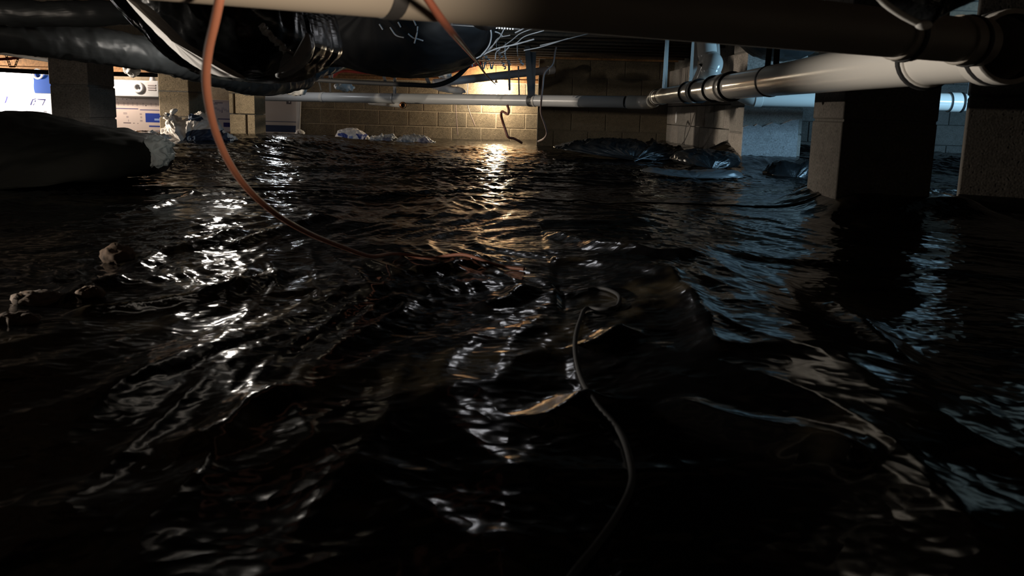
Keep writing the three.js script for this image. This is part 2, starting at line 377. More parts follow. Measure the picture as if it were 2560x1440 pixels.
const foldLines = [
  [[130, 800], [300, 786], [480, 762], [640, 715], [740, 680]], [[320, 690], [400, 640], [520, 625], [620, 590]], [[150, 775], [220, 735], [330, 715]], [[230, 565], [400, 530], [520, 480]],
  [[1640, 720], [1720, 800], [1770, 900], [1790, 960]], [[2060, 770], [2130, 800], [2200, 880], [2270, 970]], [[870, 508], [1100, 490], [1330, 478]], [[1370, 590], [1500, 650], [1640, 690], [1800, 700]],
  [[1640, 1030], [1850, 1110], [2050, 1170], [2190, 1215]], [[430, 1135], [560, 1085], [640, 1020], [740, 960]], [[560, 640], [700, 600], [840, 560]], [[880, 660], [1000, 700], [1130, 690], [1250, 655]], [[1180, 780], [1260, 770], [1320, 735]], [[1440, 905], [1500, 890], [1570, 860]], [[1340, 1080], [1420, 1040], [1480, 1000]],
].map((l) => l.map(([px, py]) => { const q = at(px, py, 1); return at(px, py, EYE / (EYE - q.y)); }));
const foldBoxes = foldLines.map((l) => [Math.min(...l.map((p) => p.x)) - 0.15, Math.max(...l.map((p) => p.x)) + 0.15, Math.min(...l.map((p) => p.z)) - 0.15, Math.max(...l.map((p) => p.z)) + 0.15]);
G.fold = (x, z) => {
  let h = 0;
  for (let k = 0; k < foldLines.length; k++) {
    const b = foldBoxes[k]; if (x < b[0] || x > b[1] || z < b[2] || z > b[3]) continue;
    const l = foldLines[k]; let best = 1, along = 0;
    for (let i = 0; i + 1 < l.length; i++) {
      const ax = l[i].x, az = l[i].z, dx = l[i + 1].x - ax, dz = l[i + 1].z - az, t = clamp(((x - ax) * dx + (z - az) * dz) / (dx * dx + dz * dz));
      const d = Math.hypot(x - ax - dx * t, z - az - dz * t); if (d < best) { best = d; along = (i + t) / (l.length - 1); }
    }
    best += 0.012 * noise(x * 9, z * 9, 50 + k);
    h += 0.017 * Math.max(0, 1 - Math.abs(best) / 0.055) * Math.max(0, 1 - Math.abs(best) / 0.11) * smooth(0, 0.15, along) * smooth(1, 0.85, along);
  }
  return h;
};
G.at = (x, z) => G.base(x, z) + G.wrinkle(x, z) + G.fold(x, z);
function sheetGeo(zNear, zFar, rows, cols, wide, lift, edge) {
  const pos = [], col = [], uv = [], idx = [], ratio = (zFar + 1.2) / (zNear + 1.2);
  for (let j = 0; j <= rows; j++) {
    const d = (zNear + 1.2) * Math.pow(ratio, j / rows) - 1.2, [xl, xr] = wide(d);
    for (let i = 0; i <= cols; i++) {
      const x = xl + (xr - xl) * i / cols, z = -d - (edge ? smooth(5.4, 4.3, d) * (0.28 * noise(x * 0.55, 3.3, 7) + 0.08 * noise(x * 1.9, 8.1, 3)) : 0);
      pos.push(x, G.at(x, z) + lift(d), z); uv.push(x / 0.9, z / 0.9);
      const dust = smooth(0.05, 0.55, noise(x * 2.3 + 40, z * 2.3, 41) + 0.5 * noise(x * 7, z * 7, 42) + 0.35 * noise(x * 24, z * 24, 43)) * (1 - 0.6 * smooth(3, 6, d));
      col.push(0.005 + 0.036 * dust, 0.005 + 0.028 * dust, 0.0055 + 0.015 * dust);
    }
  }
  const n = cols + 1;
  for (let j = 0; j < rows; j++) for (let i = 0; i < cols; i++) { const a = j * n + i; idx.push(a, a + 1, a + n, a + 1, a + n + 1, a + n); }
  const g = new THREE.BufferGeometry();
  g.setAttribute('position', new THREE.Float32BufferAttribute(pos, 3));
  g.setAttribute('uv', new THREE.Float32BufferAttribute(uv, 2));
  g.setAttribute('color', new THREE.Float32BufferAttribute(col, 3));
  g.setIndex(idx); g.computeVertexNormals();
  return g;
}
tag(mesh('ground_sheet', sheetGeo(-0.6, 4.8, 520, 600, (d) => [-1.5 - 0.6 * Math.max(0, d), 1.5 + 0.6 * Math.max(0, d)], () => 0), M.sheet),
  'nearest wrinkled glossy black plastic sheet covering the ground', 'plastic sheet');
tag(mesh('ground_sheet', sheetGeo(4.25, WALLZ - 0.08, 340, 470, (d) => [Math.max(-8.5, -2.5 - 0.6 * d), Math.min(4.95, 2.0 + 0.6 * d)], () => 0.004, true), M.sheet),
  'farther black plastic sheet running back to the lit block wall', 'plastic sheet');

// ---------------------------------------------------------------- piers
function pier(label, x, z, w, dpt, mats, { top = CEIL + 0.02, turn = 0, courses = null, group, y0 = -0.12, split } = {}) {
  const t = thing('block_pier', label, 'pier', V(x, y0, z), group); t.rotation.y = turn;
  let y = 0, k = 0; const hs = courses ?? 0.2065;
  while (y < top - y0 - 0.02) {
    const h = Math.min(hs, top - y0 - y), m = mats[k % mats.length];
    const cuts = split ? split(k) : [0, 1];
    for (let i = 0; i + 1 < cuts.length; i++) {
      const a = cuts[i] * w - w / 2 + (i ? 0.011 : 0), b = cuts[i + 1] * w - w / 2 - (i + 2 < cuts.length ? 0.011 : 0);
      const bl = mesh('block', box(b - a, h - 0.009, dpt, (a + b) / 2, y + h / 2, 0, 0.007), m, t);
      bl.position.set(rr(-0.003, 0.003), 0, rr(-0.003, 0.003));
    }
    y += h; k++;
  }
  mesh('mortar', box(w - 0.014, y - 0.02, dpt - (split ? 0.12 : 0.014), 0, y / 2, 0), M.pierJoint, t);
  return t;
}
const pa = at(223, 260, 6.0), pb = at(472, 270, 7.7), pc = at(637, 300, 9.4);
pier('leftmost narrow block pier behind the dark plastic mound', pa.x - 0.125, -6.2, 0.25, 0.40, M.pier, { top: CEIL - 0.235 });
pier('tan block pier behind the crumpled white bags', pb.x - 0.125, -7.92, 0.25, 0.42, M.tanPier, { top: CEIL - 0.235 });
pier('tan block pier with two open vertical joints beside the printed boards', pc.x - 0.125, -9.6, 0.26, 0.40, M.palePier, { split: (k) => k % 2 ? [0, 0.66, 1] : [0, 0.2, 1], y0: -0.1, top: CEIL - 0.235 });
{
  const l = at(2105, 330, 3.92);
  pier('big square block pier with a black shadowed front right of centre', l.x + 0.2, -4.12, 0.4, 0.4, M.pier, { courses: 0.53 });
  const r = at(2440, 380, 4.25);
  pier('speckled block pier cut off by the right edge of the view', r.x + 0.24, -4.4, 0.42, 0.3, M.pier, { turn: -0.42, courses: 0.66 });
}
{ // pier at the end of the side wall, blue in the daylight, with a paler ragged-topped slab low down
  const a = at(1855, 330, 7.28), b = at(2004, 330, 7.28), w = b.x - a.x;
  const t = pier('pale pier facing the camera, blue in daylight, with a paler ragged slab low down', (a.x + b.x) / 2, -7.51, w, 0.46, M.sideWall, {});
  const top = [[1856, 318], [1870, 314], [1885, 316], [1893, 311], [1905, 318], [1918, 312], [1932, 307], [1950, 312], [1965, 306], [1980, 300], [1996, 299]];
  const s = new THREE.Shape(); s.moveTo(-w / 2 + 0.003, -0.1);
  const lx = (a.x + b.x) / 2;
  for (const [px, py] of top) { const p = at(px, py, 7.27); s.lineTo(clamp(p.x - lx, -w / 2 + 0.003, w / 2 - 0.02), p.y); }
  s.lineTo(w / 2 - 0.03, -0.1);
  const g = new THREE.ExtrudeGeometry(s, { depth: 0.018, bevelEnabled: true, bevelSize: 0.003, bevelThickness: 0.004, bevelSegments: 1 });
  g.translate(0, 0.12, 0.228);
  mesh('pale_slab', metreUV(g), M.paleSlab, t);
}
// girder along the left piers
tag(mesh('girder', box(0.13, 0.25, 9.4, pb.x - 0.13, CEIL - 0.11, -8.4), M.shadedWood), 'dark timber girder resting on the row of left piers', 'beam', null, 'structure');

// ---------------------------------------------------------------- pipes
const R4 = 0.057;
const camera2 = camera.clone(); camera2.aspect = 16 / 9; camera2.updateProjectionMatrix(); camera2.updateMatrixWorld(true);
function hanger(parent, p, r, topY, mat = M.strap, w = 0.02) {   // a strap loop round a pipe running along x or z, going up to the joists
  part('hanger', [strip(V(p.x, p.y + r * 0.4, p.z + r), V(p.x, topY, p.z + r * 0.5), w, 0.002), strip(V(p.x, p.y + r * 0.4, p.z - r), V(p.x, topY, p.z - r * 0.5), w, 0.002)], mat, parent);
}
{ // main drain: from the near right edge along the side wall to the elbow, then left across the far end
  const a = at(1612, 256, 8.75), b = at(1640, 243, 7.55), c = at(2077, 181, 2.78);
  const dir = c.clone().sub(b).normalize(), near = c.clone().addScaledVector(dir, 1.05);
  const t = thing('drain_pipe', 'long white drain pipe running from the right edge back beside the piers', 'pipe', b.clone());
  part('pipe', lathePipe(b, near, [[0, R4], [1, R4]], 36), M.pvc, t);
  const L = b.distanceTo(near), tz = (px) => { for (let k = 0; k <= 400; k++) { const q = b.clone().lerp(near, k / 400), s = q.clone().project(camera2); if ((s.x + 1) * W / 2 > px) return k / 400; } return 1; };

  for (const [px, len, r] of [[1736, 0.13, 0.066], [1810, 0.10, 0.067], [1656, 0.02, 0.061], [2312, 0.035, 0.0625], [2520, 0.09, 0.066]]) part('coupling', ringOn(b, near, tz(px), len, r, R4), M.pvc, t);
  for (const px of [1722, 1748, 1786, 1829]) part('rubber_ring', ringOn(b, near, tz(px), 0.014, 0.0685, R4), M.rubber, t);
  for (const px of [2318, 2500]) part('rubber_ring', ringOn(b, near, tz(px), 0.018, 0.068, R4), M.rubber, t);
  for (const [px, mt, w] of [[1660, M.pvcDull, 0.018], [1730, M.pvcDull, 0.024], [1925, M.strap, 0.022]]) { const p = b.clone().lerp(near, tz(px)); hanger(t, p, R4 + 0.003, CEIL + 0.02, mt, w); part('hanger_loop', ringOn(b, near, tz(px), w, R4 + 0.003, R4), mt, t); }
  part('elbow', tube([a.clone().lerp(at(612, 240, 12.0), 0.03), a, b, b.clone().addScaledVector(dir, 0.12)], R4 + 0.006, { seg: 30, sides: 28 }), M.pvc, t);
  // wye branch coming down into the main
  const y0 = b.clone().lerp(near, tz(1738)), d = -y0.z;
  const e1 = at(1752, 205, d + 0.0), e2 = at(1768, 168, d - 0.03), e3 = at(1769, 140, d + 0.02), e4 = at(1764, 60, d + 0.08);
  const br = tube([y0, e1, e2], 0.05, { seg: 24, sides: 28 });
  part('branch', br, M.pvc, t);
  part('branch_elbow', cappedTube([at(1776, 178, d - 0.06), at(1783, 160, d - 0.05), at(1775, 148, d + 0.01), e3], 0.056, { seg: 24, sides: 28 }), M.pvc, t);
  part('riser', lathePipe(e3, e4, [[0, 0.056], [0.45, 0.056], [0.46, 0.05], [1, 0.05]], 28), M.pvc, t);
  part('riser_strap', strip(at(1800, 190, d + 0.02), at(1795, 90, d + 0.02), 0.014, 0.003), M.pvcDull, t);
  // cross run
  const x2 = at(612, 240, 12.0), x1 = a.clone().lerp(x2, 0.035);
  const u = thing('cross_pipe', 'grey white drain pipe crossing in front of the far block wall', 'pipe', x1.clone());
  part('pipe', lathePipe(x1, x2, [[0, R4], [1, R4]], 30), M.crossPvc, u);
  const tx = (px) => { for (let k = 0; k <= 400; k++) { const q = x1.clone().lerp(x2, k / 400), s = q.clone().project(camera2); if ((s.x + 1) * W / 2 < px) return k / 400; } return 1; };
  for (const px of [810, 1335]) part('coupling', ringOn(x1, x2, tx(px), 0.05, 0.061, R4), M.pvcDull, u);
  for (const [px, mt, w] of [[988, M.steelStrap, 0.02], [1330, M.strap, 0.06]]) { const p = x1.clone().lerp(x2, tx(px)); hanger(u, p, R4 + 0.003, CEIL, mt, w); part('hanger_loop', ringOn(x1, x2, tx(px), w, R4 + 0.004, R4), mt, u); }
  part('end_cap', (() => { const s = new THREE.SphereGeometry(R4, 24, 12); s.translate(x2.x, x2.y, x2.z); return s; })(), M.pvcDull, u);
}
{ // blue-lit pipe behind the right piers
  const a = at(1885, 243, 6.2), b = at(2640, 262, 6.2);
  const t = thing('daylit_pipe', 'pipe with a coupling, lit blue, passing behind the right piers', 'pipe', a.clone());
  part('pipe', lathePipe(a, b, [[0, R4], [1, R4]], 30), M.pvc, t);
  const L = b.x - a.x, tt = (px) => (at(px, 250, 6.2).x - a.x) / L;
  part('coupling', ringOn(a, b, tt(2385), 0.075, 0.064, R4), M.pvc, t);
  part('coupling', ringOn(a, b, tt(1893), 0.05, 0.064, R4), M.pvc, t);
  part('rubber_ring', ringOn(a, b, tt(2373), 0.01, 0.0655, R4), M.rubber, t);
  part('rubber_ring', ringOn(a, b, tt(2404), 0.012, 0.0655, R4), M.rubber, t);
  part('elbow', tube([a.clone().add(V(0.05, 0, 0)), a, a.clone().add(V(-0.07, 0.03, -0.06)), a.clone().add(V(-0.09, 0.1, -0.3))], 0.06, { seg: 20, sides: 24 }), M.pvc, t);
  for (const px of [2160, 2430]) { const p = a.clone().lerp(b, tt(px)); hanger(t, p, R4 + 0.003, CEIL, M.strap, 0.02); }
}
{ // the nearest pipe, across the top of the view
  const k = 0.6, r = 0.0635 * k;
  const p1 = at(540, 12, 1.62 * k), p2 = at(1950, 122, 2.36 * k);
  p1.y += r; p2.y += r;
  const dir = p2.clone().sub(p1).normalize(), a = p1.clone().addScaledVector(dir, -1.1), b = p2.clone().addScaledVector(dir, 0.5);
  const t = thing('overhead_pipe', 'nearest large pipe crossing the top of the view, beige lit on the left', 'pipe', p1.clone());
  part('pipe', lathePipe(a, b, [[0, r], [1, r]], 40), M.abs, t);
  const L = a.distanceTo(b), tt = (px) => { for (let q = 0; q <= 800; q++) { const s = a.clone().lerp(b, q / 800).project(camera2); if ((s.x + 1) * W / 2 > px) return q / 800; } return 1; };
  for (const px of [2258, 2420]) { part('coupling', ringOn(a, b, tt(px), px < 2300 ? 0.045 : 0.07, r + 0.0045, r), M.abs, t); part('clamp_band', ringOn(a, b, tt(px), 0.012, r + 0.007, r), M.rubber, t); }
  part('strap', [ringOn(a, b, tt(972), 0.019, r + 0.0015, r)], M.strap, t);
}
{ // short stub of pipe pointing at the camera under the cross run
  const a = at(925, 257, 12.4), b = at(1006, 263, 10.2);
  const t = thing('pipe_stub', 'short pale pipe stub with a bright copper end below the cross pipe', 'pipe', b.clone());
  part('pipe', lathePipe(a, b, [[0, 0.028], [1, 0.028]], 20), M.pvcDull, t);
  part('end_fitting', lathePipe(b, b.clone().add(b.clone().sub(a).normalize().multiplyScalar(0.05)), [[0, 0.028], [0, 0.036], [1, 0.036], [1, 0.024]], 20), std([0.8, 0.34, 0.14], 0.25, { metalness: 0.9 }), t);
}
{ // grey round duct sloping up to the right above the bulb
  const a = at(1085, 208, 10.2), b = at(1385, 174, 10.9);
  const t = thing('metal_duct', 'grey brown round duct sloping above the lit bulb', 'duct', a.clone());
  part('duct_body', lathePipe(a, b, [[0, 0.001], [0, 0.044], [0.3, 0.044], [0.305, 0.046], [0.32, 0.046], [0.325, 0.044], [0.62, 0.044], [0.625, 0.046], [0.64, 0.046], [0.645, 0.044], [1, 0.044], [1, 0.001]], 30), M.galv, t);
  part('end_collar', ringOn(a, b, 0.97, 0.08, 0.048, 0.043), M.foil, t);
}

// ---------------------------------------------------------------- black ducts and insulation
function soft(name, label, category, geo, mat, pos) { const t = tag(mesh(name, geo, mat), label, category); return t; }
{
  const t = thing('sagging_duct', 'big sagging black plastic wrapped duct with a lit left edge painted pale', 'duct', at(600, 60, 2.9));
  part('wrap', body([[325, -40], [352, 22], [420, 96], [500, 168], [560, 190], [610, 195], [680, 190], [735, 165], [770, 135], [781, 112], [772, 60], [760, 10], [740, -50], [600, -75], [430, -70]], 2.9, { len: 1.3, front: 0.32, power: 3, pivot: 'top', n: 150, rings: 70, amp: 0.016, freq: 9, fold: [1.2, 0.35, 1.2], seedAt: 3 }), M.duct, t);
  part('lit_edge_band', body([[312, -20], [336, -4], [358, 10], [384, 36], [418, 70], [462, 112], [500, 148], [535, 172], [575, 186], [610, 196], [560, 194], [520, 182], [470, 150], [425, 108], [385, 68], [350, 30]], 2.43, { len: 0.12, power: 5, n: 110, rings: 12, amp: 0.004, freq: 12, seedAt: 5 }), std([0.62, 0.60, 0.58], 0.6), t);  // pale band: lamp light along the duct edge, put into the colour
  part('lit_end_rim', body([[695, 192], [735, 176], [764, 152], [780, 122], [777, 96], [773, 84], [767, 104], [752, 128], [736, 140], [722, 134], [712, 150], [704, 172]], 2.45, { len: 0.08, power: 4, n: 90, rings: 12, amp: 0.005, freq: 22, seedAt: 6 }), std([0.24, 0.25, 0.26], 0.4), t);  // rim lightened in colour so that it looks lit
  part('lit_crease', crumple(tube([at(652, 62, 2.5), at(664, 78, 2.5), at(680, 94, 2.49), at(700, 112, 2.48), at(718, 130, 2.47), at(734, 141, 2.46), at(752, 130, 2.47), at(766, 112, 2.48)], 0.005, { seg: 140, sides: 8 }), 0.009, 60), std([0.7, 0.72, 0.75], 0.25), t);  // raised fold, its sparkle painted as a pale colour
}
tag(mesh('flexible_duct', crumple(tube([at(-220, 62, 4.7), at(40, 86, 4.9), at(230, 112, 5.2), at(400, 142, 5.6), at(520, 172, 6.0), at(640, 202, 6.5), at(760, 190, 7.2)], 0.092, { seg: 220, sides: 40 }), 0.014, 8, [1, 1, 1], 8), M.ductMatte),
  'long black wrapped duct running across the left behind the sagging duct', 'duct');
tag(mesh('white_pipe', cappedTube([at(-140, 108, 8.4), at(0, 131, 8.5), at(160, 156, 8.6)], 0.02, { sides: 14 }), M.whitePlastic), 'thin white pipe slanting under the long black duct at the far left', 'pipe');
tag(mesh('flexible_duct', crumple(tube([at(-200, 22, 4.1), at(100, 34, 4.2), at(260, 33, 4.3), at(420, 30, 4.6), at(600, 40, 5.2)], 0.052, { seg: 120, sides: 28 }), 0.01, 8, [1, 1, 1], 14), M.ductMatte),
  'thin black wrapped duct high on the left above the long one', 'duct');
tag(mesh('flexible_duct', crumple(tube([at(560, 196, 7.6), at(640, 214, 7.4), at(720, 206, 7.4), at(790, 172, 7.6), at(850, 150, 7.9), at(905, 112, 8.15)], 0.075, { seg: 120, sides: 30 }), 0.012, 8, [1, 1, 1], 21), M.ductMatte),
  'black duct bending up below the tip of the sagging duct', 'duct');
const wideDuct = soft('wide_duct', 'wide black sagging duct in the middle above the far pipe', 'duct',
  body([[700, 60], [735, 135], [790, 156], [850, 160], [920, 178], [990, 187], [1060, 187], [1130, 172], [1185, 145], [1215, 118], [1240, 80], [1225, 40], [1000, 20], [800, 25]], 6.2, { len: 1.5, front: 0.45, power: 3.2, pivot: 'top', maxY: 0.985, n: 140, rings: 50, amp: 0.02, freq: 5, fold: [1, 0.5, 1], seedAt: 30 }), M.ductBlack);
soft('hanging_duct', 'black duct sagging over the pale pier at the right', 'duct',
  body([[1850, 90], [1880, 128], [1920, 146], [1965, 150], [2010, 140], [2050, 110], [2080, 70], [1960, 50]], 6.6, { len: 0.8, power: 2.6, pivot: 'top', maxY: 0.985, amp: 0.012, freq: 8, seedAt: 40 }), M.ductMatte);
{ // plastic flap in front of the nearest pipe, top right
  const t = thing('plastic_flap', 'black plastic flap hanging in the top right corner with a lit lower edge painted pale', 'plastic flap', at(2300, 20, 1.12));
  part('flap', body([[2185, -90], [2205, -8], [2240, 26], [2290, 52], [2316, 66], [2330, 52], [2390, 20], [2480, -30], [2480, -110]], 1.17, { len: 0.09, pivot: 'top', amp: 0.003, freq: 16, seedAt: 50, n: 90, rings: 16 }), M.duct, t);
  part('lit_hem', [tube([at(2180, -34, 1.12), at(2206, 2, 1.12), at(2244, 31, 1.12), at(2284, 53, 1.12), at(2306, 63, 1.12)], 0.0042, { seg: 60, sides: 10 }), (() => { const p = at(2309, 62, 1.12), g = new THREE.SphereGeometry(0.0075, 12, 8); g.scale(1.4, 0.8, 0.9); g.translate(p.x, p.y, p.z); return g; })()], std([0.85, 0.84, 0.80], 0.4), t);  // lit lower edge of the flap, its light put into the pale colour
}

// ---------------------------------------------------------------- hoses, cords, straps, wires
tag(mesh('water_hose', tube([at(-260, 165, 9.2), at(0, 175, 9.2), at(130, 181, 9.2), at(420, 188, 9.2), at(735, 197, 9.0), at(900, 206, 8.8), at(1030, 212, 8.6), at(1090, 213, 8.5), at(1135, 196, 8.4), at(1168, 166, 8.3), at(1190, 136, 8.2), at(1215, 110, 8.2)], 0.0215, { seg: 240, sides: 14 }), M.rubber),
  'black water hose running level across the back and curving up', 'hose');
{ // orange extension cord, over the near pipe and down to the sheet
  const pts = [at(575, -120, 0.9), at(553, -20, 0.9), at(537, 55, 0.92), at(522, 120, 0.95), at(515, 190, 0.99), at(522, 262, 1.05), at(541, 335, 1.13), at(575, 410, 1.23), at(622, 475, 1.35), at(690, 535, 1.5), at(770, 582, 1.68), at(850, 615, 1.87), at(925, 640, 2.06)];
  const g = (px, py, d) => { const p = at(px, py, d); p.y = Math.max(G.at(p.x, p.z) + 0.006, p.y); return p; };
  for (const [px, py] of [[1000, 652], [1080, 660], [1160, 668], [1240, 678], [1310, 689]]) { const q = at(px, py, 1), d = EYE / (EYE - q.y) * 0.97; const p = at(px, py, d); p.y = G.at(p.x, p.z) + 0.006; pts.push(p); }
  tag(mesh('extension_cord', tube(pts, 0.0047, { seg: 260, sides: 12 }), M.orange), 'orange extension cord curving down from the nearest pipe to the sheet', 'cord');
}
{ // black cable lying in a bend on the nearest sheet
  const px = [[1395, 1500], [1430, 1440], [1500, 1352], [1553, 1272], [1580, 1205], [1574, 1145], [1545, 1072], [1490, 1008], [1452, 942], [1438, 872], [1450, 802], [1470, 770], [1500, 773], [1534, 770], [1549, 752], [1538, 732], [1500, 720], [1470, 722]];
  const pts = px.map(([x, y]) => { const q = at(x, y, 1); let d = EYE / (EYE - q.y), p; for (let k = 0; k < 6; k++) { p = at(x, y, d); d = (EYE - G.at(p.x, p.z) - 0.006) / (EYE - q.y); } p = at(x, y, d); return p; });
  tag(mesh('electric_cable', tube(pts, 0.0042, { seg: 220, sides: 10 }), M.rubber), 'black cable lying in an S bend on the nearest sheet', 'cable');
}
tag(mesh('electric_cable', tube([at(1268, 262, 9.1), at(1272, 276, 9.1), at(1270, 285, 9.1), at(1262, 282, 9.15), at(1255, 279, 9.2), at(1253, 288, 9.25), at(1258, 308, 9.3), at(1264, 326, 9.3), at(1270, 342, 9.3), at(1284, 346, 9.4), at(1296, 352, 9.5), at(1304, 357, 9.6)], 0.0125, { seg: 90, sides: 10 }), M.brownCord),
  'thick brown cord with a hooked loop hanging below the bulb', 'cord');
tag(mesh('electric_cable', tube([at(1402, 78, 9.0), at(1388, 128, 9.0), at(1382, 160, 9.0), at(1362, 182, 9.0), at(1357, 215, 9.0), at(1353, 255, 9.0), at(1352, 280, 9.1), at(1362, 312, 9.3), at(1367, 332, 9.5), at(1360, 346, 9.8), at(1345, 354, 10.2)], 0.009, { seg: 90, sides: 8 }), M.greyCord),
  'thin pinkish grey cord hanging at the edge of the dark return wall', 'cord');
tag(mesh('electric_cable', tube([at(1030, -60, 0.9), at(1066, 0, 0.9), at(1090, 30, 0.92), at(1118, 66, 1.05), at(1160, 116, 1.6), at(1195, 158, 2.8), at(1216, 188, 4.6), at(1240, 212, 8.4)], 0.0042, { seg: 120, sides: 10 }), M.brownCord), 'dark brown cable slanting from the overhead pipe back towards the bulb', 'cable');
for (const [a, b, l] of [[[1139, 262], [1144, 337], 'thin straight rod hanging before the blocks, left of the pair'], [[1169, 262], [1187, 314], 'thin slanted rod hanging before the blocks, right of the pair']]) {
  tag(mesh('hanging_rod', cappedTube([at(a[0], a[1] - 60, 12.9), at(...a, 12.9), at(...b, 12.9)], 0.006, { sides: 8 }), M.greyCord), l, 'rod', 'rods hanging before the block wall');
}
const strapGroup = 'dark hanger straps under the far joists';
for (const [pts, w, l] of [
  [[[777, 152], [800, 190], [812, 200]], 0.016, 'dark strap slanting down beside the sagging duct tip'],
  [[[795, 160], [790, 180], [803, 226]], 0.012, 'thin bent dark strap next to the sagging duct tip'],
  [[[822, 160], [826, 232]], 0.018, 'left one of a close pair of upright dark straps'],
  [[[833, 160], [829, 205]], 0.018, 'right one of a close pair of upright dark straps'],
  [[[955, 176], [966, 212]], 0.028, 'dark strap under the left half of the wide duct'],
  [[[984, 182], [989, 212]], 0.026, 'dark strap under the middle of the wide duct'],
  [[[1060, 180], [1074, 212]], 0.034, 'broad dark strap holding the water hose before its bend'],
  [[[1272, 150], [1274, 226]], 0.02, 'dark strap crossing the grey round duct right of the bulb'],
  [[[1296, 165], [1298, 238]], 0.014, 'thin dark strap over the light tan wall right of the bulb'],
  [[[1318, 110], [1326, 240]], 0.05, 'broad grey strap dropping to the cross pipe right of the bulb'],
]) tag(mesh('hanger_strap', pts.slice(1).map((q, i) => strip(at(...pts[i], 9.0), at(...q, 9.0), w, 0.004)), M.strap), l, 'strap', strapGroup);
{ // perforated strap hanging in a V at the far left
  const t = thing('perforated_strap', 'rusty perforated strap hanging in a V at the far left', 'strap', at(30, 150, 9.0));
  const m = std([0.16, 0.07, 0.03], 0.7);
  for (const [a, b] of [[[12, 130], [26, 167]], [[52, 130], [37, 167]]]) {
    const A = at(...a, 9.1), B = at(...b, 9.1), n = 6, side = V(1, 0.3, 0).normalize();
    part('strap_leg', [0.0085, -0.0085].map((o) => strip(A.clone().addScaledVector(side, o), B.clone().addScaledVector(side, o), 0.006, 0.003)).concat(Array.from({ length: n + 1 }, (_, k) => { const c = A.clone().lerp(B, k / n); return strip(c.clone().addScaledVector(side, -0.01), c.clone().addScaledVector(side, 0.01), 0.008, 0.003); })), m, t);
  }
  part('strap_foot', strip(at(25, 167, 9.1), at(38, 167, 9.1), 0.012, 0.004), m, t);
}
// loose wires and torn foil around the top centre
const wireLists = [
  [[1225, 66], [1228, 90], [1222, 115], [1200, 142]], [[1262, 68], [1250, 92], [1240, 105], [1215, 130]], [[1275, 88], [1245, 96], [1228, 120], [1205, 138]], [[1315, 68], [1288, 82]],
  [[1330, 72], [1300, 84], [1280, 100], [1255, 118]], [[1360, 76], [1310, 92], [1290, 108], [1265, 116]], [[1335, 98], [1285, 112], [1240, 122], [1190, 146]], [[1420, 96], [1350, 118], [1310, 126]],
  [[1470, 84], [1400, 102], [1350, 114]], [[1222, 76], [1246, 82], [1256, 90]], [[1250, 122], [1240, 132], [1238, 148]], [[1272, 118], [1262, 128], [1246, 134]],
];
const wireLabels = ['wire dropping from the left end of the toothed strip to the hose bend', 'wire dropping from the right end of the toothed strip to the hose bend', 'wire curving left of centre through the tangle', 'short straight wire at the top of the tangle under the pipe', 'wire fanning out in the second highest line of the tangle', 'long wire fanning right in the upper tangle', 'longest wire sweeping from the hose bend up to the right', 'thin wire running far right in the tangle', 'rightmost thin wire before the dark return wall', 'short kinked wire at the upper left of the tangle', 'short wire curling down at the foot of the tangle', 'short wire bending left low in the tangle'];
wireLists.forEach((w, i) => tag(mesh('loose_wire', tube(w.map(([x, y], k) => at(x, y, 5.75 + 0.05 * k + 0.05 * (i % 5))), 0.0032 + 0.0015 * (i % 3 === 0), { seg: 28, sides: 6 }), M.wire), wireLabels[i], 'wire', 'loose wires in the tangle under the joists'));
const shreds = [[[975, 68], [990, 88], [1010, 94]], [[948, 60], [957, 74]], [[995, 55], [1002, 68]], [[1033, 48], [1040, 64]], [[1044, 66], [1042, 85], [1036, 108]], [[1020, 84], [1032, 94], [1046, 98], [1058, 102]]];
const caster = new THREE.Raycaster(); scene.updateMatrixWorld(true);
const onDuct = (x, y) => { caster.set(camera.position, at(x, y, 1).sub(camera.position).normalize()); const hit = caster.intersectObject(wideDuct)[0]; return hit ? hit.point : at(x, y, 5.6); };
const shredLabels = ['longest shiny shred curving down the wide black duct', 'leftmost short shred on the wide black duct', 'short shred second from the left on the wide black duct', 'short shred at the top of the wide duct near its middle', 'upright shred hanging on the wide black duct', 'lowest shred branching right on the wide black duct'];
shreds.forEach((w, i) => tag(mesh('plastic_shred', tube(w.map(([x, y]) => onDuct(x, y)), 0.0048, { seg: 20, sides: 6 }), M.wire), shredLabels[i], 'plastic shred', 'shreds on the wide black duct'));
const foils = [[1198, 140, 14, 18, 'upright crumpled foil scrap at the hose bend'], [1213, 142, 16, 18, 'round crumpled foil scrap right of the hose bend'], [1219, 164, 30, 26, 'largest crumpled foil scrap above the grey round duct'], [1160, 152, 34, 14, 'long foil scrap along the edge of the wide duct'], [1180, 160, 26, 16, 'foil scrap between the hose and the grey round duct'],
  [1250, 135, 10, 16, 'small foil tag below the wire tangle'], [1258, 160, 12, 26, 'slanting foil strip over the grey round duct'], [1271, 155, 8, 16, 'narrow foil strip right of the slanting one'], [1302, 152, 10, 24, 'foil strip hanging near the dark return wall']];
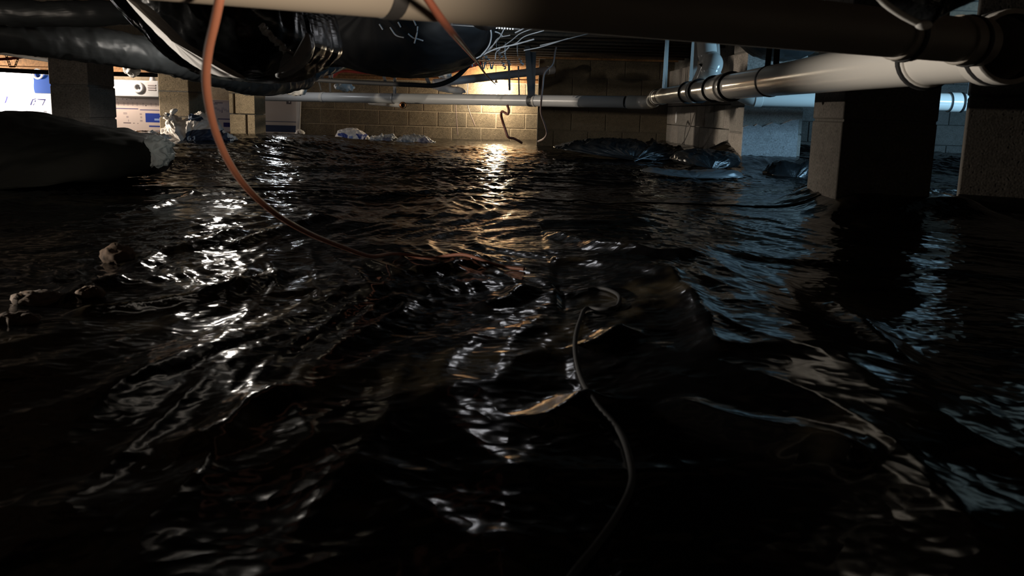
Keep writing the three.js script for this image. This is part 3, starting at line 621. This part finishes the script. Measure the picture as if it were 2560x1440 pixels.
function ribbon(pts, width, twist, s) {   // thin twisted tape along a path, with thickness
  const c = new THREE.CatmullRomCurve3(pts, false, 'centripetal'), n = 26, fr = c.computeFrenetFrames(n), pos = [], idx = [];
  for (let i = 0; i <= n; i++) {
    const p = c.getPoint(i / n), a = twist * i / n + noise(i * 0.31 + s, s) * 2.2, w = width * (0.6 + 0.5 * Math.abs(noise(i * 0.4, s + 4)));
    const u = fr.normals[i].clone().multiplyScalar(Math.cos(a)).addScaledVector(fr.binormals[i], Math.sin(a)), v = fr.tangents[i].clone().cross(u);
    for (const [q, r] of [[-1, -1], [1, -1], [1, 1], [-1, 1]]) { const k = p.clone().addScaledVector(u, q * w / 2).addScaledVector(v, r * 0.0008); pos.push(k.x, k.y, k.z); }
  }
  for (let i = 0; i < n; i++) for (let q = 0; q < 4; q++) { const a = i * 4 + q, b = i * 4 + (q + 1) % 4; idx.push(a, b, a + 4, b, b + 4, a + 4); }
  idx.push(0, 2, 1, 0, 3, 2, n * 4, n * 4 + 1, n * 4 + 2, n * 4, n * 4 + 2, n * 4 + 3);
  let g = new THREE.BufferGeometry(); g.setAttribute('position', new THREE.Float32BufferAttribute(pos, 3)); g.setIndex(idx); g = g.toNonIndexed(); g.computeVertexNormals();
  return metreUV(g);
}
foils.forEach(([x, y, w, h, l], i) => {
  const d = 8.6, m = 6, pts = [];
  for (let k = 0; k <= m; k++) { const t = k / m; pts.push(at(x + (h > w ? (t - 0.5) * w + (k % 2 ? 0.3 : -0.3) * w : (t - 0.5) * w), y + (h > w ? (t - 0.5) * h : (k % 2 ? 0.35 : -0.35) * h), d + 0.05 * Math.sin(k * 2.1 + i))); }
  if (i > 4) pts.unshift(V(pts[0].x, CEIL + 0.255, pts[0].z));
  tag(mesh('foil_scrap', ribbon(pts, 0.02, 4 + i, i * 3.7), M.foil), l, 'foil', 'foil scraps in the tangle');
});
{ // strip with a row of pale teeth under the near pipe
  const t = thing('toothed_strip', 'strip with a row of small white teeth under the nearest pipe', 'strip', at(1250, 68, 5.3));
  part('rail', strip(at(1120, 62, 5.3), at(1300, 73, 5.3), 0.006, 0.006), M.strap, t);
  for (const [px, py] of [[1130, 63], [1292, 72]]) { const p = at(px, py, 5.3); part('hook', strip(p, V(p.x, CEIL + 0.03, p.z), 0.006, 0.003), M.strap, t); }
  for (let k = 0; k < 10; k++) { const p = at(1221 + 6.8 * k, 68.4 + 0.45 * k, 5.28); part('tooth', box(0.007, 0.0095, 0.006, p.x, p.y, p.z, 0.001), M.whitePlastic, t); }
}
for (const [pts, l] of [[[[832, 192], [850, 179], [900, 181], [960, 184]], 'red water line beneath the far joists left of the wide duct tip'], [[[1085, 190], [1130, 180], [1170, 168], [1205, 158]], 'red water line slanting behind the hose bend'], [[[-40, 149], [20, 147], [62, 142]], 'red water line at the far left above the white boards']])
  tag(mesh('red_water_line', tube(pts.map(([x, y]) => at(x, y, 10.6)), 0.016, { seg: 30, sides: 10 }), M.redPex), l, 'pipe', 'red water lines');

// ---------------------------------------------------------------- boards along the back wall at the left
function canvasTex(w, h, draw) { const c = document.createElement('canvas'); c.width = w; c.height = h; draw(c.getContext('2d'), w, h); const t = new THREE.CanvasTexture(c); t.colorSpace = THREE.SRGBColorSpace; return t; }
function board(name, label, category, [x0, x1, y0, y1], d, thick, tex, edge) {
  const a = at(x0, y1, d), b = at(x1, y1, d), top = at((x0 + x1) / 2, y0, d).y, w = b.x - a.x, h = top - (a.y + b.y) / 2;
  const t = thing(name, label, category, V((a.x + b.x) / 2, (a.y + b.y) / 2, -d));
  mesh('core', box(w, h, thick, 0, h / 2, -thick / 2 - 0.001, 0.004), edge, t);
  const f = new THREE.PlaneGeometry(w - 0.006, h - 0.006); f.translate(0, h / 2, 0.0015);
  mesh('printed_face', f, std([1, 1, 1], 0.6, { map: tex }), t);
  return t;
}
const BD = 12.98;
board('foam_board', 'brightly lit white board with purple lettering at the far left', 'foam board', [-190, 172, 231, 345], BD, 0.05, canvasTex(1024, 322, (g, w, h) => {
  const X = (p) => (p + 190) / 362 * w, Y = (p) => (p - 231) / 114 * h;
  g.fillStyle = '#fbfaff'; g.fillRect(0, 0, w, h); g.fillStyle = '#1c1258';
  const poly = (pts) => { g.beginPath(); pts.forEach(([x, y], i) => g[i ? 'lineTo' : 'moveTo'](X(x), Y(y))); g.closePath(); g.fill(); };
  poly([[16, 240], [29, 240], [22, 256], [18, 257], [24, 242], [16, 242]]); g.fillRect(X(34), Y(241), 8, 4);
  poly([[81, 260], [88, 245], [98, 243], [97, 245], [90, 247], [85, 260]]); poly([[88, 260], [95, 252], [91, 260]]); poly([[94, 248], [97, 247], [96, 252], [93, 252]]);
  poly([[101, 244], [122, 244], [113, 260], [111, 260], [118, 247], [101, 246]]);
  g.fillStyle = '#3a3a44'; for (let k = 0; k < 3; k++) g.fillRect(X(114), Y(274 + 2 * k), 22, 3);
}), M.whitePlastic);
{
  const t = board('blue_board', 'blue and white board with a white ring, above the lettered one', 'board', [-190, 172, 178, 230.5], BD, 0.05, canvasTex(512, 96, (g, w, h) => {
    const X = (p) => (p + 190) / 362 * w;
    g.fillStyle = '#f6f8ff'; g.fillRect(0, 0, w, h); g.fillStyle = '#064296'; g.beginPath(); g.moveTo(X(78), 0); g.bezierCurveTo(X(96), h * 0.3, X(80), h * 0.6, X(88), h); g.lineTo(w, h); g.lineTo(w, 0); g.fill();
    g.fillStyle = '#8797b8'; g.beginPath(); g.moveTo(X(106), 0); g.lineTo(w, 0); g.lineTo(w, h * 0.16); g.lineTo(X(104), h * 0.10); g.fill();
  }), M.whitePlastic);
  const p = at(94, 185, BD - 0.03); part('ring', new THREE.TorusGeometry(0.06, 0.014, 12, 36).translate(p.x, p.y, p.z), M.whitePlastic, t);
}
board('foam_board', 'pinkish board with blue lines and a blue square right of the first pier', 'foam board', [262, 424, 244, 335], BD, 0.05, canvasTex(768, 431, (g, w, h) => {
  const X = (p) => (p - 262) / 162 * w, Y = (p) => (p - 244) / 91 * h;
  g.fillStyle = '#ead6ca'; g.fillRect(0, 0, w, h); g.fillStyle = '#3a3470';
  g.fillRect(0, Y(271), X(349), 9); g.fillRect(X(353), Y(273), w, 9);
  g.fillStyle = '#1c3fa8'; g.fillRect(X(366), Y(282), X(410) - X(366), Y(305) - Y(282)); g.fillStyle = '#9db6ea'; g.fillRect(X(388), Y(295), 60, 24); g.fillStyle = '#2a3f98'; g.fillRect(X(374), Y(313), X(410), 18);
  g.fillStyle = '#5a4a50'; for (const x of [296, 310, 320, 331, 342]) g.fillRect(X(x), Y(246 + (x % 3)), 12, 7); g.fillRect(X(367), Y(262), 14, 12);
  g.fillStyle = '#8a7a80'; for (const x of [298, 312, 322, 334, 345, 360, 380, 392]) for (let k = 0; k < 3; k++) g.fillRect(X(x), Y(257 + 3 * k), 16, 4);
  for (const [x, y, l] of [[311, 282, 44], [318, 291, 26], [322, 300, 10], [352, 283, 26], [353, 291, 22], [352, 300, 30]]) for (let k = 0; k < 2; k++) g.fillRect(X(x), Y(y + 2.5 * k), l, 6);
  g.fillStyle = '#4a3c46'; g.fillRect(X(310), Y(307), 90, 9); g.fillRect(X(334), Y(307.5), 20, 6); g.fillRect(X(345), Y(308), 12, 6);
}), M.whitePlastic);
{ // white box with a round port on top of that board
  const a = at(262, 243, BD - 0.06), b = at(402, 243, BD - 0.06), hh = at(340, 201, BD - 0.06).y - at(340, 243, BD - 0.06).y;
  const t = thing('white_box', 'glaring white box with a round port on the pinkish board', 'box', V((a.x + b.x) / 2, (a.y + b.y) / 2 + 0.003, -BD));
  mesh('case', box(b.x - a.x, hh, 0.16, 0, hh / 2, 0.03, 0.02), M.whitePlastic, t);
  const q = at(346, 219, BD - 0.12).sub(t.position);
  mesh('port_ring', new THREE.TorusGeometry(0.055, 0.024, 14, 36).translate(q.x, q.y, 0.115), M.whitePlastic, t);
  mesh('port_plug', new THREE.CylinderGeometry(0.018, 0.02, 0.03, 18).rotateX(Math.PI / 2).translate(q.x, q.y, 0.115), M.strap, t);
  for (const k of [0, 1, 2]) mesh('slot', box(0.11, 0.018, 0.01, q.x + 0.18, q.y + 0.035 - k * 0.03, 0.112, 0.003), M.galv, t);
  mesh('cap', new THREE.CylinderGeometry(0.03, 0.045, 0.05, 20).translate((b.x - a.x) / 2 - 0.11, hh + 0.025, 0.04), M.whitePlastic, t);
}
board('foam_board', 'pale board with faint print behind the crumpled bags', 'foam board', [508, 600, 250, 345], BD - 0.4, 0.05, canvasTex(512, 512, (g, w, h) => {
  const X = (p) => (p - 508) / 92 * w, Y = (p) => (p - 250) / 95 * h;
  g.fillStyle = '#e6dde2'; g.fillRect(0, 0, w, h); g.fillStyle = '#56568a'; g.fillRect(X(546), Y(296), w, 14); g.fillStyle = '#2b2d78'; g.fillRect(X(560), Y(306), w, 60);
  g.fillStyle = '#6b6478'; g.fillRect(X(540), Y(256), 110, 10); g.fillRect(X(536), Y(259), 60, 8); g.fillRect(X(556), Y(274), 14, 40);
  g.fillStyle = '#c9c0cc'; for (let k = 0; k < 6; k++) g.fillRect(X(538 + 6 * k), Y(268 + 3 * (k % 3)), 40, 30);
}), M.whitePlastic);
{
  const t = board('foam_board', 'dim grey board with a navy band right of the last tan pier', 'foam board', [640, 746, 246, 346], BD, 0.05, canvasTex(512, 480, (g, w, h) => {
    const X = (p) => (p - 640) / 106 * w, Y = (p) => (p - 246) / 100 * h;
    g.fillStyle = '#bdb4b0'; g.fillRect(0, 0, w, h); g.fillStyle = '#1b2c50'; g.fillRect(0, Y(313), X(742), Y(330) - Y(313)); g.fillStyle = '#34405c'; g.fillRect(0, Y(303), w, 8);
    g.fillStyle = '#e8e0dc'; g.fillRect(X(742), 0, w, h); g.fillStyle = '#4a4448'; g.fillRect(X(718), Y(252), 60, 34); g.fillStyle = '#d6d0d0'; g.fillRect(X(724), Y(250), 16, 24);
  }), M.whitePlastic);
  part('torn_edge', crumple(strip(at(744, 345, BD - 0.03), at(748, 240, BD - 0.03), 0.05, 0.02), 0.006, 30), M.whiteFilm, t);
  part('loose_corner', lump(0.12, 0.09, 0.05, 0.02, 22, 71).translate(...at(750, 334, BD - 0.05).toArray()), M.whiteFilm, t);
}

// ---------------------------------------------------------------- bags and bundles on the ground
function filmBag(label, outline, d, tex, o) {
  const t = tag(mesh('plastic_bag', body(outline, d, { pivot: 'bottom', power: 2.2, n: 130, rings: 44, ...o }), std([1, 1, 1], 0.58, { map: tex })), label, 'plastic bag', 'empty white plastic bags');
  return t;
}
const bagTex = canvasTex(1024, 512, (g, w, h) => {
  const X = (p) => (p - 372) / 226 * w, Y = (p) => (p - 272) / 84 * h;
  g.fillStyle = '#d9d2cc'; g.fillRect(0, 0, w, h); g.fillStyle = '#16243c';
  g.beginPath(); g.moveTo(X(470), Y(354)); g.quadraticCurveTo(X(480), Y(318), X(500), Y(318)); g.lineTo(X(560), Y(316)); g.lineTo(X(600), Y(356)); g.fill();
  g.fillStyle = '#2a3c58'; g.beginPath(); g.ellipse(X(494), Y(286), 120, 60, 0.1, 0, 7); g.fill(); g.fillStyle = '#8fa0b4'; g.beginPath(); g.ellipse(X(500), Y(284), 60, 14, -0.5, 0, 7); g.fill();
  g.fillStyle = '#4c617c'; g.beginPath(); g.ellipse(X(426), Y(278), 40, 22, 0.5, 0, 7); g.fill(); g.fillStyle = '#566b8c'; g.fillRect(X(418), Y(334), 70, 40);
  g.fillStyle = '#efe6da'; g.fillRect(X(414), Y(300), 170, 100); g.fillStyle = '#2a2622'; g.fillRect(X(419), Y(302), 50, 34); g.fillStyle = '#6c6258'; for (const [x, y, l] of [[434, 303, 40], [434, 308, 66], [434, 314, 50], [452, 308, 8]]) g.fillRect(X(x), Y(y), l, 8);
  g.fillStyle = '#cfd4de'; g.font = 'bold 100px sans-serif'; g.fillText('61', X(482), Y(346));
});
filmBag('crumpled white bag with dark blue print before the second pier', [[378, 346], [392, 336], [404, 326], [412, 312], [416, 296], [412, 282], [424, 278], [436, 284], [446, 298], [462, 296], [478, 282], [500, 276], [520, 280], [540, 296], [556, 318], [580, 336], [598, 350], [540, 357], [460, 358], [410, 356]], 7.3, bagTex, { len: 0.36, amp: 0.04, freq: 15, seedAt: 60, pivot: 'bottom' });
tag(mesh('plastic_scrap', crumple(body([[424, 284], [428, 274], [438, 269], [446, 274], [440, 282], [432, 288]], 7.2, { len: 0.08, amp: 0.01, freq: 20, n: 40, rings: 12 }), 0.004, 50), M.whiteFilm), 'curled white plastic tip standing on the crumpled bag', 'plastic scrap');
tag(mesh('plastic_scrap', crumple(body([[372, 326], [398, 330], [420, 336], [428, 346], [400, 350], [384, 340]], 7.0, { len: 0.2, amp: 0.03, freq: 16, n: 60, rings: 16, pivot: 'bottom' }), 0.006, 40), M.whiteFilm), 'flat white plastic scrap at the left foot of the crumpled bag', 'plastic scrap');
const bag2 = canvasTex(512, 256, (g, w, h) => { g.fillStyle = '#d8d0ca'; g.fillRect(0, 0, w, h); g.fillStyle = '#2c3e86'; g.beginPath(); g.moveTo(90, 110); g.quadraticCurveTo(180, 60, 230, 110); g.lineTo(230, 200); g.lineTo(180, 190); g.quadraticCurveTo(170, 130, 110, 140); g.fill(); g.beginPath(); g.moveTo(330, 80); g.lineTo(440, 86); g.lineTo(470, 70); g.lineTo(450, 190); g.lineTo(380, 180); g.fill(); g.fillStyle = '#7e8cba'; g.fillRect(250, 120, 50, 90); });
const bag3 = canvasTex(256, 128, (g, w, h) => { g.fillStyle = '#b8b6b4'; g.fillRect(0, 0, w, h); g.fillStyle = '#7c8490'; g.beginPath(); g.ellipse(70, 90, 60, 30, 0, 0, 7); g.fill(); g.fillStyle = '#8a8694'; g.beginPath(); g.ellipse(190, 70, 40, 40, 0, 0, 7); g.fill(); });
filmBag('rounded white bag with blue print by the foot of the block wall', [[833, 351], [838, 338], [848, 324], [866, 320], [888, 320], [905, 326], [922, 338], [930, 350], [905, 355], [865, 356]], 11.6, bag2, { len: 0.5, amp: 0.03, freq: 9, seedAt: 64 });
filmBag('torn flat white bag between the rounded bag and the grey one', [[920, 352], [930, 338], [945, 340], [955, 334], [970, 336], [982, 334], [992, 344], [985, 354], [950, 357]], 11.4, bag3, { len: 0.4, amp: 0.035, freq: 14, seedAt: 66, n: 90, rings: 30 });
filmBag('flattened grey white bag left of the bright patch of sheeting', [[985, 354], [998, 342], [1015, 336], [1040, 334], [1062, 338], [1078, 346], [1092, 356], [1040, 361], [1005, 360]], 11.3, bag3, { len: 0.45, amp: 0.03, freq: 10, seedAt: 68 });
{ // dark mound at the left with a frayed see-through end
  const t = thing('plastic_mound', 'dark plastic covered mound at the left with a frayed pale end', 'plastic mound', at(200, 420, 4.5));
  part('cover', body([[-320, 440], [-300, 330], [-180, 285], [-60, 276], [40, 274], [120, 284], [200, 303], [290, 318], [350, 330], [395, 348], [420, 380], [410, 425], [330, 445], [100, 455], [-150, 455]], 4.45, { len: 0.9, power: 2.6, pivot: 'bottom', n: 150, rings: 50, amp: 0.02, freq: 4.5, seedAt: 70 }), M.mound, t);
  part('frayed_end', body([[355, 345], [385, 336], [410, 342], [432, 350], [440, 362], [431, 372], [439, 384], [438, 398], [428, 410], [404, 422], [372, 420], [352, 400]], 4.36, { len: 0.16, power: 2.2, n: 110, rings: 26, amp: 0.022, freq: 20, seedAt: 72 }), M.frosted, t);
}
tag(mesh('plastic_bundle', crumple(body([[1676, 398], [1690, 380], [1740, 368], [1790, 374], [1828, 378], [1848, 396], [1840, 414], [1780, 418], [1700, 412]], 6.7, { len: 0.5, pivot: 'bottom', n: 110, rings: 36, amp: 0.02, freq: 7, seedAt: 80 }), 0.006, 22), M.duct), 'folded black plastic bundle lying before the side wall', 'plastic bundle');
tag(mesh('plastic_bundle', crumple(body([[1380, 368], [1420, 352], [1480, 344], [1540, 342], [1590, 345], [1620, 352], [1635, 344], [1645, 352], [1668, 356], [1690, 366], [1702, 360], [1712, 372], [1760, 378], [1740, 396], [1600, 388], [1450, 380]], 8.4, { len: 0.7, pivot: 'bottom', n: 150, rings: 36, amp: 0.025, freq: 8, seedAt: 84 }), 0.01, 24), M.duct), 'long ragged black plastic bundle along the dark return wall', 'plastic bundle');

tag(mesh('plastic_fold', crumple(body([[1596, 425], [1612, 418], [1660, 420], [1720, 425], [1790, 420], [1850, 428], [1862, 442], [1780, 444], [1690, 440], [1620, 434]], 6.0, { len: 0.25, pivot: 'bottom', n: 110, rings: 24, amp: 0.012, freq: 10, seedAt: 88 }), 0.004, 24), std([0.10, 0.105, 0.11], 0.35)), 'flat pale grey plastic fold in front of the folded black bundle', 'plastic fold');
tag(mesh('plastic_fold', crumple(body([[1975, 490], [1992, 470], [2012, 460], [2040, 456], [2066, 470], [2040, 486], [2004, 500]], 4.75, { len: 0.16, pivot: 'bottom', n: 80, rings: 22, amp: 0.012, freq: 12, seedAt: 91 }), 0.004, 26), M.duct), 'pointed black plastic fold against the lit side of the big square pier', 'plastic fold');
tag(mesh('plastic_fold', crumple(body([[1905, 432], [1925, 410], [1950, 398], [1985, 404], [2010, 394], [2030, 410], [2030, 440], [1960, 446]], 6.6, { len: 0.3, pivot: 'bottom', n: 80, rings: 22, amp: 0.015, freq: 9, seedAt: 95 }), 0.004, 24), M.duct), 'dark plastic fold heaped at the foot of the blue pier', 'plastic fold');

// white and pale scraps up under the far joists
const scraps = [[776, 183, 60, 28, 10.2, 'bright white insulation scrap under the sagging duct tip'], [735, 226, 60, 16, 9.6, 'pale plastic scrap lying on the left of the cross pipe'], [862, 218, 44, 14, 10.4, 'white insulation scrap left of the water hose'], [1120, 222, 84, 13, 11.6, 'long white sliver above the cross pipe left of the bulb'], [1110, 186, 34, 10, 10.1, 'small white scrap under the wide duct by its right strap'], [330, 176, 34, 20, 7.2, 'white scrap hanging between the two left piers']];
scraps.forEach(([x, y, w, h, d, l], i) => { const k = d / 2342; const m = tag(mesh('insulation_scrap', lump(w * k, h * k, 0.08, 0.03, 18, 90 + i * 5), M.whiteFilm), l, 'insulation scrap'); m.position.copy(at(x, y, d)); m.rotation.z = i === 3 ? -0.16 : i === 5 ? -0.5 : -0.05; });

// clods and bits on the nearest sheet
const clods = [[296, 640, 0.075, 0.05, 'round tan clay clod on the near sheet at the left'], [95, 742, 0.09, 0.02, 'flat reddish clay clod near the left edge'], [48, 792, 0.06, 0.014, 'small flat clay clod below the reddish one'], [225, 722, 0.05, 0.012, 'thin tan clay flake right of the reddish clod']];
clods.forEach(([x, y, w, h, l], i) => { const q = at(x, y + 14, 1); let d = EYE / (EYE - q.y), p; for (let k = 0; k < 6; k++) { p = at(x, y + 14, d); d = (EYE - G.at(p.x, p.z)) / (EYE - q.y); } const m = tag(mesh('clay_clod', lump(w, h, w * 0.8, 0.012, 40, 130 + 3 * i), M.clay), l, 'clay clod', 'clay clods on the near sheet'); m.position.set(p.x, G.at(p.x, p.z) + h * 0.32, p.z); });

renderer.render(scene, camera);
